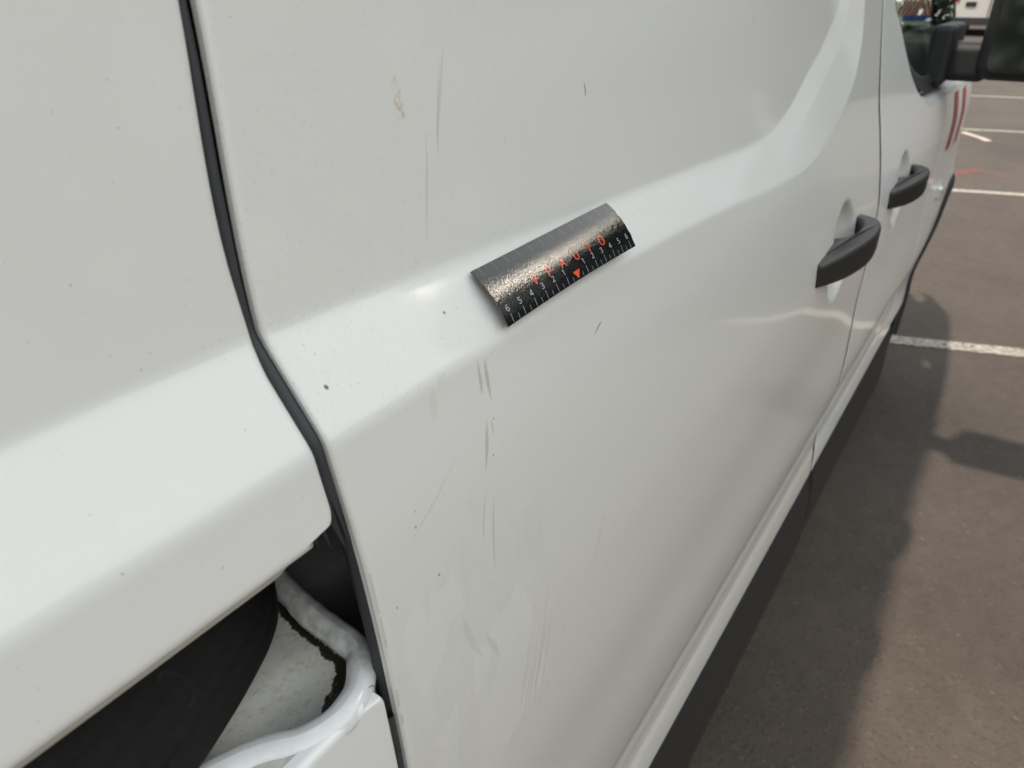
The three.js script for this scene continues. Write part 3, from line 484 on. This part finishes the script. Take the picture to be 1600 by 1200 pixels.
// the shell that closes the van: roof, far side, tail, bonnet, nose, underside
{
  const box = (x0, x1, y0, y1, z0, z1, r = 0.02) => { const b = new RoundedBoxGeometry(x1 - x0, y1 - y0, z1 - z0, 3, r); b.translate((x0 + x1) / 2, (y0 + y1) / 2, (z0 + z1) / 2); return b; };
  const pos = [], idx = [], uv = []; const xs = steps([-1.5, 1.75, 0.25]), zs = steps([-0.085, -1.815, 0.1].map((v, i) => i === 2 ? 0.1 : -v)).map((v) => -v);
  xs.forEach((x, i) => zs.forEach((z, k) => { const t = (z + 0.95) / 0.865; const zz = z + planUp(x) * Math.sign(t) * Math.pow(Math.abs(t), 3); pos.push(x, 1.868 + 0.075 * (1 - Math.pow(Math.abs(t), 3)), zz); uv.push(x, z); if (i && k) { const p = zs.length, a = i * p + k; idx.push(a, a - 1, a - p, a - 1, a - p - 1, a - p); } }));
  const g = new THREE.BufferGeometry(); g.setAttribute('position', new THREE.Float32BufferAttribute(pos, 3)); g.setAttribute('uv', new THREE.Float32BufferAttribute(uv, 2)); g.setIndex(idx); g.computeVertexNormals();
  const roofPaint = paint.clone(); roofPaint.side = THREE.DoubleSide;
  part('roof', g, roofPaint);
  const far = box(-1.5, 2.9, 0.4, 1.1, -1.92, -1.88); const far2 = box(-1.5, 1.15, 1.1, 1.86, -1.88, -1.82);
  part('far_side', mergeGeometries([far, far2]), paint);
  part('rear_door', box(-1.53, -1.49, 0.45, 1.88, -1.82, -0.09), paint);
  part('underside', box(-1.45, 3.2, 0.30, 0.36, -1.75, -0.16), darkInside);
  part('upper_door_frame', mergeGeometries([box(1.172, 1.80, 1.80, 1.868, -0.16, -0.122, 0.01)]), paint);
  // bonnet, nose
  const bp = [], bi = [], bu = []; const bx = steps([2.35, 3.40, 0.07]), bz = steps([0.06, 1.84, 0.12]).map((v) => -v);
  bx.forEach((x, i) => bz.forEach((z, k) => { const t = (z + 0.95) / 0.89; const y = 1.095 - 0.02 * sstep(2.4, 3.35, x) + 0.05 * (1 - t * t) * (1 - sstep(2.9, 3.42, x) * 0.8) - 0.18 * sstep(3.1, 3.42, x) ** 2; bp.push(x, y + 0.02 * (1 - sstep(0.9, 1, Math.abs(t))) - 0.005, -0.95 + t * (0.89 + planUp(Math.min(x, 3.35)) * 1)); bu.push(x, z); if (i && k) { const p = bz.length, a = i * p + k; bi.push(a, a - 1, a - p, a - 1, a - p - 1, a - p); } }));
  const bg = new THREE.BufferGeometry(); bg.setAttribute('position', new THREE.Float32BufferAttribute(bp, 3)); bg.setAttribute('uv', new THREE.Float32BufferAttribute(bu, 2)); bg.setIndex(bi); bg.computeVertexNormals();
  part('bonnet', bg, roofPaint);
  part('front_bumper', box(3.22, 3.44, 0.35, 0.92, -1.72, -0.20, 0.09), plastic);
  // windscreen, pillars, dash, side glass
  const quad = (a, b, c, d) => { const q = new THREE.BufferGeometry(); q.setAttribute('position', new THREE.Float32BufferAttribute([...a, ...b, ...c, ...d], 3)); q.setAttribute('uv', new THREE.Float32BufferAttribute([0, 0, 1, 0, 1, 1, 0, 1], 2)); q.setIndex([0, 1, 2, 0, 2, 3]); q.computeVertexNormals(); return q; };
  part('windscreen', quad([2.50, 1.115, -0.12], [2.50, 1.115, -1.78], [1.76, 1.90, -1.70], [1.76, 1.90, -0.20]), glass);
  const bar = (a, b, w, h) => { const A = new THREE.Vector3(...a), B = new THREE.Vector3(...b), L = A.distanceTo(B), q = new RoundedBoxGeometry(w, L, h, 3, Math.min(w, h) * 0.35); q.applyQuaternion(new THREE.Quaternion().setFromUnitVectors(new THREE.Vector3(0, 1, 0), B.clone().sub(A).normalize())); q.translate((A.x + B.x) / 2, (A.y + B.y) / 2, (A.z + B.z) / 2); return q; };
  part('windscreen_pillar', bar([2.44, 1.10, -0.088], [1.74, 1.87, -0.150], 0.13, 0.034), plastic);
  part('windscreen_pillar', bar([2.44, 1.10, -1.80], [1.74, 1.87, -1.74], 0.06, 0.04), plastic);
  part('cowl', box(1.93, 2.42, 1.070, 1.092, -0.16, -0.048, 0.008), plastic);
  part('dashboard', mergeGeometries([box(2.05, 2.48, 0.7, 1.165, -1.76, -0.115, 0.03), box(1.95, 2.15, 0.85, 1.10, -1.70, -0.13, 0.04)]), darkInside);
  const wx = [1.19, 1.24, 1.30, 1.36, 1.42, 1.48, 1.54, 1.62, 1.72, 1.85, 2.0, 2.2, 2.36], gp = [], gi = [], gu = [];
  wx.forEach((x, i) => { const lo = belt(x) - 0.02, hi = Math.max(lo + 0.01, Math.min(1.82, 1.87 - Math.max(0, x - 1.76) * 1.15)); for (let k = 0; k <= 8; k++) { const y = mix(lo, hi, k / 8); gp.push(x, y, bare(x, y) - 0.022); gu.push(x, y); if (i && k) { const a = i * 9 + k; gi.push(a, a - 1, a - 9, a - 1, a - 10, a - 9); } } });
  const gg = new THREE.BufferGeometry(); gg.setAttribute('position', new THREE.Float32BufferAttribute(gp, 3)); gg.setAttribute('uv', new THREE.Float32BufferAttribute(gu, 2)); gg.setIndex(gi); gg.computeVertexNormals();
  part('side_window', gg, glass, frontDoor);
  // black waist seal under the glass
  const sp = [], si = [], su = [], so = [[0.001, 0.0], [0.004, -0.006], [0.022, -0.016], [0.030, -0.021], [0.030, -0.03], [-0.02, -0.034]]; const sx = steps([1.44, 1.92, 0.012]);
  sx.forEach((x, i) => so.forEach(([dy, dz], k) => { const y = belt(x); sp.push(x, y + dy + 0.012, bare(x, y) - 0.012 + dz * 0.6); su.push(x, dy); if (i && k) { const p = so.length, a = i * p + k; si.push(a, a - p, a - 1, a - 1, a - p, a - p - 1); } }));
  const sg = new THREE.BufferGeometry(); sg.setAttribute('position', new THREE.Float32BufferAttribute(sp, 3)); sg.setAttribute('uv', new THREE.Float32BufferAttribute(su, 2)); sg.setIndex(si); sg.computeVertexNormals();
  part('waist_seal', sg, new THREE.MeshStandardMaterial({ color: new THREE.Color().setRGB(0.03, 0.03, 0.03), roughness: 0.5, side: THREE.DoubleSide }), frontDoor);
  // mirror on its black foot
  const mirror = new THREE.Group(); mirror.name = 'wing_mirror'; van.add(mirror);
  part('mirror_foot', mergeGeometries([box(1.80, 2.02, 1.118, 1.232, -0.055, -0.012, 0.012), box(1.86, 1.94, 1.125, 1.20, -0.03, 0.06, 0.02)]), plastic, mirror);
  const hs = box(1.825, 1.96, 1.132, 1.40, 0.034, 0.275, 0.03); part('mirror_housing', hs, plastic, mirror);
  const rs = new THREE.Shape(), rw = 0.10, rh = 0.115, rr = 0.025; rs.moveTo(-rw + rr, -rh); rs.lineTo(rw - rr, -rh); rs.quadraticCurveTo(rw, -rh, rw, -rh + rr); rs.lineTo(rw, rh - rr); rs.quadraticCurveTo(rw, rh, rw - rr, rh); rs.lineTo(-rw + rr, rh); rs.quadraticCurveTo(-rw, rh, -rw, rh - rr); rs.lineTo(-rw, -rh + rr); rs.quadraticCurveTo(-rw, -rh, -rw + rr, -rh);
  const mg = new THREE.ExtrudeGeometry(rs, { depth: 0.004, bevelEnabled: false, curveSegments: 8 }); mg.rotateY(-Math.PI / 2 + 0.10); mg.rotateZ(-0.045); mg.translate(1.824, 1.264, 0.155);
  part('mirror_glass', mg, chrome, mirror);
}

// ---------------------------------------------------------------- the magnetic ruler lying over the crease
{
  const rulerMap = canvasTex(2048, 640, (g, w, h) => {
    g.fillStyle = 'rgb(5,5,5)'; g.fillRect(0, 0, w, h);
    const U = (u) => u * w, V = (v) => (1 - v) * h, r = rng(3);
    g.strokeStyle = 'rgba(178,178,176,0.95)'; g.fillStyle = 'rgba(186,186,184,1)'; g.textAlign = 'center'; g.textBaseline = 'alphabetic';
    for (let k = -6; k <= 6; k++) {
      const u = (k + 6.5) / 13; g.lineWidth = 5;
      if (k) { g.beginPath(); g.moveTo(U(u), V(0.015)); g.lineTo(U(u), V(0.155)); g.stroke(); g.font = '92px sans-serif'; g.save(); g.translate(U(u) - 4, V(0.195)); g.scale(0.82, 1); g.fillText(String(Math.abs(k)), 0, 0); g.restore(); }
      if (k < 6) { g.lineWidth = 4; const uh = u + 0.5 / 13; g.beginPath(); g.moveTo(U(uh), V(0.015)); g.lineTo(U(uh), V(0.10)); g.stroke(); }
      g.strokeStyle = 'rgba(190,190,188,0.8)'; g.lineWidth = 2.5; g.beginPath(); g.moveTo(U(u), V(0.99)); g.lineTo(U(u), V(0.84)); g.stroke(); g.strokeStyle = 'rgba(178,178,176,0.95)';
    }
    const red = 'rgb(236,84,52)'; g.fillStyle = red; g.beginPath(); g.moveTo(U(0.474), V(0.165)); g.lineTo(U(0.526), V(0.165)); g.lineTo(U(0.5), V(0.02)); g.closePath(); g.fill();
    g.font = '160px sans-serif';
    [['V', 0.245], ['P', 0.345], ['A', 0.445], ['U', 0.55], ['T', 0.655], ['O', 0.765]].forEach(([c, u]) => { g.save(); g.translate(U(u), V(0.315)); g.scale(0.85, 1); g.fillText(c, 0, 0); g.restore(); });
    for (let k = 0; k < 700; k++) { g.fillStyle = `rgba(150,140,120,${0.05 + 0.22 * r() * r()})`; g.fillRect(w * r(), h * r(), 1 + 2 * r(), 1 + 5 * r()); }
  });
  const grain = dataTex(1024, 512, (i, j) => { const v = 128 + 105 * (nz(i * 0.20, j * 0.035, 1) + 0.55 * nz(i * 0.55, j * 0.09, 6) + 0.35 * nz(i * 0.015, j * 0.16, 3) + 0.5 * nz(i * 0.9, j * 0.12, 8)); const c = clamp(v, 0, 255); return [c, c, c]; }, false);
  const top = new THREE.MeshPhysicalMaterial({ name: 'ruler_print', map: rulerMap, roughness: 0.10, ior: 1.52, specularIntensity: 1, bumpMap: grain, bumpScale: 0.00008 });
  const L = 0.1210, xL = 0.2295, yA = 1.1738, zA = 0.0012, yB = 1.1945, zB = -0.0180;
  const ch = Math.hypot(yB - yA, zB - zA), sag = 0.0022, R = (ch * ch / 4 + sag * sag) / (2 * sag), half = Math.asin(ch / 2 / R);
  const dir = [(yB - yA) / ch, (zB - zA) / ch], nrm = [-dir[1], dir[0]]; // (y, z) outward up
  const at = (u, v, off) => { const a = mix(-half, half, v), s = R * Math.sin(a) + ch / 2, q = (R + off) * Math.cos(a) - (R - sag), ss = (R + off) * Math.sin(a) + ch / 2; const lift = 0.0028 * u + 0.0012 * Math.sin(u * 3.14) * (1 - v); return [xL + L * u + 0.0006 * nz(v * 9, u > 0.5 ? 4 : 8) * (u < 0.001 || u > 0.999 ? 1 : 0), yA + dir[0] * ss + nrm[0] * q + lift, zA + dir[1] * ss + nrm[1] * q]; };
  const sheet = (off, flip) => { const nu = 130, nv = 44, pos = [], uv = [], idx = []; for (let j = 0; j <= nv; j++) for (let i = 0; i <= nu; i++) { pos.push(...at(i / nu, j / nv, off)); uv.push(i / nu, j / nv); if (i && j) { const a = j * (nu + 1) + i, p = nu + 1; if (flip) idx.push(a, a - p, a - 1, a - 1, a - p, a - p - 1); else idx.push(a, a - 1, a - p, a - 1, a - p - 1, a - p); } } const g = new THREE.BufferGeometry(); g.setAttribute('position', new THREE.Float32BufferAttribute(pos, 3)); g.setAttribute('uv', new THREE.Float32BufferAttribute(uv, 2)); g.setIndex(idx); g.computeVertexNormals(); return g; };
  const ruler = thing('magnetic_ruler', 'curved black magnetic ruler with white numbers and red arrow lying on the van crease', 'ruler', [xL + L / 2, 1.18, 0]);
  const loc = (g) => { g.translate(-xL - L / 2, -1.18, 0); return g; };
  mesh('printed_face', loc(sheet(0, false)), top, ruler);
  mesh('magnetic_back', loc(sheet(-0.0009, true)), rubber, ruler);
  const ep = [], ei = []; const ring = []; for (let i = 0; i <= 130; i++) ring.push([i / 130, 0]); for (let j = 1; j <= 44; j++) ring.push([1, j / 44]); for (let i = 129; i >= 0; i--) ring.push([i / 130, 1]); for (let j = 43; j >= 0; j--) ring.push([0, j / 44]);
  ring.forEach(([u, v], k) => { ep.push(...at(u, v, 0), ...at(u, v, -0.0009)); if (k) { const a = k * 2; ei.push(a - 2, a - 1, a, a, a - 1, a + 1); } });
  const eg = new THREE.BufferGeometry(); eg.setAttribute('position', new THREE.Float32BufferAttribute(ep, 3)); eg.setAttribute('uv', new THREE.Float32BufferAttribute(new Float32Array(ep.length / 3 * 2), 2)); eg.setIndex(ei); eg.computeVertexNormals();
  mesh('cut_edge', loc(eg), new THREE.MeshStandardMaterial({ name: 'worn_edge', color: new THREE.Color().setRGB(0.10, 0.095, 0.09), roughness: 0.5, side: THREE.DoubleSide }), ruler);
}

// ---------------------------------------------------------------- vehicles beyond, seen past the mirror and through the windscreen
{
  const x0 = 28, car = thing('service_car', 'small white service car with red and white chevrons on its tail, beyond the windscreen', 'car', [x0 + 1.9, 0, -3.65]);
  const s = new THREE.Shape(); s.moveTo(-1.9, 0.28); s.lineTo(1.95, 0.28); s.quadraticCurveTo(2.05, 0.5, 1.95, 0.72); s.lineTo(1.0, 0.95); s.lineTo(0.35, 1.45); s.lineTo(-1.45, 1.50); s.quadraticCurveTo(-1.72, 1.42, -1.82, 0.98); s.lineTo(-1.92, 0.85); s.closePath();
  const g = new THREE.ExtrudeGeometry(s, { depth: 1.48, bevelEnabled: true, bevelSize: 0.05, bevelThickness: 0.06, bevelSegments: 3 }); g.translate(0, 0, -0.74);
  mesh('body', g, paint, car);
  const plane = (name, pts, x, mat) => { const q = new THREE.Shape(pts.map(([a, b]) => new THREE.Vector2(a, b))); const e = new THREE.ExtrudeGeometry(q, { depth: 0.012, bevelEnabled: false }); e.rotateY(-Math.PI / 2); e.translate(x, 0, 0); return mesh(name, e, mat, car); };
  plane('rear_window', [[-0.58, 1.02], [0.58, 1.02], [0.5, 1.40], [-0.5, 1.40]], -1.90, new THREE.MeshPhysicalMaterial({ color: 0x0b100e, roughness: 0.06 }));
  for (let k = 0; k < 5; k++) for (const sd of [-1, 1]) { const a = 0.06 + k * 0.13; plane('chevron', [[sd * a, 0.50], [sd * (a + 0.065), 0.50], [sd * Math.max(0, a - 0.14), 0.96], [sd * Math.max(0, a - 0.205), 0.96]].sort(() => 0), -1.985, k % 1 === 0 ? redFilm : silverFilm); }
  plane('blue_band', [[-0.42, 0.36], [0.42, 0.36], [0.42, 0.50], [-0.42, 0.50]], -1.99, new THREE.MeshStandardMaterial({ color: new THREE.Color().setRGB(0.02, 0.07, 0.35), roughness: 0.5 }));
  for (const sd of [-1, 1]) plane('tail_light', [[sd * 0.60, 0.78], [sd * 0.73, 0.78], [sd * 0.70, 1.12], [sd * 0.62, 1.12]], -1.95, new THREE.MeshPhysicalMaterial({ color: 0x8a1010, roughness: 0.2 }));
  for (const wx of [-1.2, 1.3]) for (const sd of [-1, 1]) { const w = new THREE.CylinderGeometry(0.31, 0.31, 0.2, 28); w.rotateX(Math.PI / 2); w.translate(wx, 0.31, sd * 0.72); mesh('wheel', w, rubber, car); }
}
{
  const v = thing('parked_van', 'pale grey van parked beyond the wing mirror', 'van', [29.4, 0, -1.72]);
  const s = new THREE.Shape(); s.moveTo(-2.4, 0.35); s.lineTo(2.4, 0.35); s.quadraticCurveTo(2.55, 0.7, 2.4, 1.0); s.lineTo(1.6, 1.2); s.lineTo(1.0, 1.95); s.lineTo(-2.35, 2.0); s.closePath();
  const g = new THREE.ExtrudeGeometry(s, { depth: 1.68, bevelEnabled: true, bevelSize: 0.06, bevelThickness: 0.08, bevelSegments: 3 }); g.translate(0, 0, -0.84);
  mesh('body', g, new THREE.MeshPhysicalMaterial({ color: new THREE.Color().setRGB(0.42, 0.39, 0.36), roughness: 0.45, clearcoat: 0.6 }), v);
  const bx = (name, a, b, c, d, mat) => { const q = new RoundedBoxGeometry(0.04, d - c, b - a, 2, 0.012); q.translate(-2.47, (c + d) / 2, (a + b) / 2); return mesh(name, q, mat, v); };
  bx('door_seam', -0.012, 0.012, 0.45, 1.9, darkInside); bx('plate_recess', -0.62, -0.35, 0.78, 0.90, darkInside); bx('rear_bumper', -0.9, 0.9, 0.3, 0.5, plastic);
  bx('rear_window', -0.78, -0.1, 1.15, 1.75, new THREE.MeshPhysicalMaterial({ color: 0x0b100e, roughness: 0.06 })); bx('rear_window', 0.1, 0.78, 1.15, 1.75, new THREE.MeshPhysicalMaterial({ color: 0x0b100e, roughness: 0.06 }));
  bx('tail_light', -0.90, -0.80, 0.9, 1.3, new THREE.MeshPhysicalMaterial({ color: 0x8a1010, roughness: 0.2 })); bx('tail_light', 0.80, 0.90, 0.9, 1.3, new THREE.MeshPhysicalMaterial({ color: 0x8a1010, roughness: 0.2 }));
  for (const wx of [-1.5, 1.6]) for (const sd of [-1, 1]) { const w = new THREE.CylinderGeometry(0.34, 0.34, 0.22, 28); w.rotateX(Math.PI / 2); w.translate(wx, 0.34, sd * 0.84); mesh('wheel', w, rubber, v); }
}

// ---------------------------------------------------------------- lorry on the other side of the aisle, mirrored in the ruler
{
  const lorry = thing('lorry', 'tall box lorry with a bare aluminium air deflector over its dark windscreen', 'lorry', [3.30, 0, 1.40]);
  lorry.rotation.y = Math.PI - 0.451;
  const box = (x0, x1, y0, y1, z0, z1, r = 0.03) => { const b = new RoundedBoxGeometry(x1 - x0, y1 - y0, z1 - z0, 3, r); b.translate((x0 + x1) / 2, (y0 + y1) / 2, (z0 + z1) / 2); return b; };
  const cabPaint = new THREE.MeshPhysicalMaterial({ name: 'blue_grey_cab_paint', color: new THREE.Color().setRGB(0.05, 0.07, 0.10), roughness: 0.4, clearcoat: 0.8, clearcoatRoughness: 0.1 });
  const darkGlass = new THREE.MeshPhysicalMaterial({ name: 'dark_glass', color: 0x07090a, roughness: 0.05 });
  const side = (pts, w, m, name) => { const sh = new THREE.Shape(pts.map(([x, y]) => new THREE.Vector2(x, y))); const g = new THREE.ExtrudeGeometry(sh, { depth: w - 0.08, bevelEnabled: true, bevelSize: 0.04, bevelThickness: 0.04, bevelSegments: 3 }); g.translate(0, 0, -(w - 0.08) / 2); return mesh(name, g, m, lorry); };
  side([[0, 0.75], [-0.02, 1.6], [-0.30, 3.16], [-1.9, 3.21], [-1.9, 0.75]], 1.8, cabPaint, 'cab');
  side([[-0.24, 3.27], [-0.485, 4.02], [-0.56, 4.04], [-1.75, 3.32], [-1.75, 3.27]], 1.18, new THREE.MeshPhysicalMaterial({ name: 'bare_aluminium', color: new THREE.Color().setRGB(0.86, 0.84, 0.80), metalness: 1, roughness: 0.345 }), 'air_deflector');
  { const g = new RoundedBoxGeometry(0.03, 1.22, 1.56, 3, 0.012); g.rotateZ(0.18); g.translate(-0.11, 2.36, 0); mesh('windscreen', g, darkGlass, lorry); }
  mesh('grille', box(-0.02, 0.06, 0.95, 1.5, -0.75, 0.75), plastic, lorry); mesh('bumper', box(-0.25, 0.10, 0.42, 0.80, -0.9, 0.9, 0.06), plastic, lorry);
  for (const sd of [-1, 1]) { mesh('headlight', box(-0.03, 0.065, 0.98, 1.2, sd * 0.76 - 0.1, sd * 0.76 + 0.1), new THREE.MeshPhysicalMaterial({ color: 0xbfc4c8, roughness: 0.1, metalness: 0.5 }), lorry); mesh('wing_mirror', box(-0.22, -0.02, 1.95, 2.55, sd * 1.03 - 0.08, sd * 1.03 + 0.08, 0.04), plastic, lorry); }
  mesh('cargo_box', box(-7.6, -2.05, 1.0, 3.7, -1.05, 1.05, 0.03), new THREE.MeshStandardMaterial({ name: 'box_grey', color: new THREE.Color().setRGB(0.35, 0.36, 0.37), roughness: 0.5 }), lorry);
  mesh('chassis', box(-7.4, -0.3, 0.6, 0.9, -0.45, 0.45), plastic, lorry);
  for (const wx of [-0.85, -6.0]) for (const sd of [-1, 1]) { const w = new THREE.CylinderGeometry(0.48, 0.48, 0.3, 36); w.rotateX(Math.PI / 2); w.translate(wx, 0.48, sd * 0.74); mesh('wheel', w, rubber, lorry); }
}

// ---------------------------------------------------------------- trees round the car park, mirrored in paint, glass and ruler
{
  const leaf = new THREE.MeshStandardMaterial({ name: 'leaves', color: new THREE.Color().setRGB(0.045, 0.07, 0.028), roughness: 0.8, side: THREE.DoubleSide });
  const bark = new THREE.MeshStandardMaterial({ name: 'bark', color: new THREE.Color().setRGB(0.09, 0.07, 0.05), roughness: 0.95 });
  function tree(seed, hgt) {
    const r = rng(seed), root = new THREE.Group(), limbs = [];
    const tk = new THREE.CylinderGeometry(0.14, 0.26, hgt * 0.55, 10); tk.translate(0, hgt * 0.275, 0); limbs.push(tk);
    const pos = [], idx = [], blobs = [];
    for (let k = 0; k < 17; k++) { const a = k * 2.4 + r() * 6.283, q = 0.4 + 0.6 * r(), y = hgt * (0.06 + 0.86 * (k / 16)), w = hgt * 0.27 * Math.sin(Math.PI * clamp((y / hgt + 0.12) / 1.16)); blobs.push([Math.cos(a) * w * q, y, Math.sin(a) * w * q, hgt * (0.12 + 0.07 * r())]); }
    for (const b of blobs.slice(0, 7)) { const A = new THREE.Vector3(0, b[1] * 0.6, 0), B = new THREE.Vector3(b[0], b[1], b[2]), l = A.distanceTo(B), c = new THREE.CylinderGeometry(0.03, 0.09, l, 6); c.applyQuaternion(new THREE.Quaternion().setFromUnitVectors(new THREE.Vector3(0, 1, 0), B.clone().sub(A).normalize())); c.translate((A.x + B.x) / 2, (A.y + B.y) / 2, (A.z + B.z) / 2); limbs.push(c); }
    for (const [bx, by, bz, R] of blobs) for (let k = 0; k < 300; k++) {
      const a = r() * 6.283, c = 2 * r() - 1, q = R * Math.pow(r(), 0.4), s = Math.sqrt(1 - c * c), x = bx + q * s * Math.cos(a), y = by + q * c * 0.85, z = bz + q * s * Math.sin(a), w = 0.16 + 0.16 * r();
      const u = new THREE.Vector3(r() - 0.5, r() - 0.5, r() - 0.5).normalize(), v = new THREE.Vector3(r() - 0.5, r() - 0.5, r() - 0.5).cross(u).normalize(), n = pos.length / 3;
      for (const [p, t] of [[-w, 0], [0, -w * 0.5], [w, 0], [0, w * 0.5]]) pos.push(x + u.x * p + v.x * t, y + u.y * p + v.y * t, z + u.z * p + v.z * t);
      idx.push(n, n + 1, n + 2, n, n + 2, n + 3);
    }
    const g = new THREE.BufferGeometry(); g.setAttribute('position', new THREE.Float32BufferAttribute(pos, 3)); g.setIndex(idx); g.computeVertexNormals();
    mesh('trunk', mergeGeometries(limbs), bark, root); mesh('crown', g, leaf, root); return root;
  }
  const kinds = [tree(101, 13), tree(202, 12), tree(303, 14)];
  const r = rng(44); let k = 0;
  for (let a = -10; a <= 206; a += 6.2) {
    const az = a * Math.PI / 180, d = 31 + 5 * r(), t = kinds[k % 3].clone(); t.name = numbered('tree'); t.position.set(d * Math.cos(az) + (a < 20 ? 8 : a > 165 ? -6 : 0), 0, d * Math.sin(az)); t.rotation.y = r() * 6.28; t.scale.setScalar(0.9 + 0.25 * r()); scene.add(t); k++;
    tag(t, 'dark green leafy tree in the row round the car park', 'tree', 'trees round the car park');
  }
}
renderer.render(scene, camera);
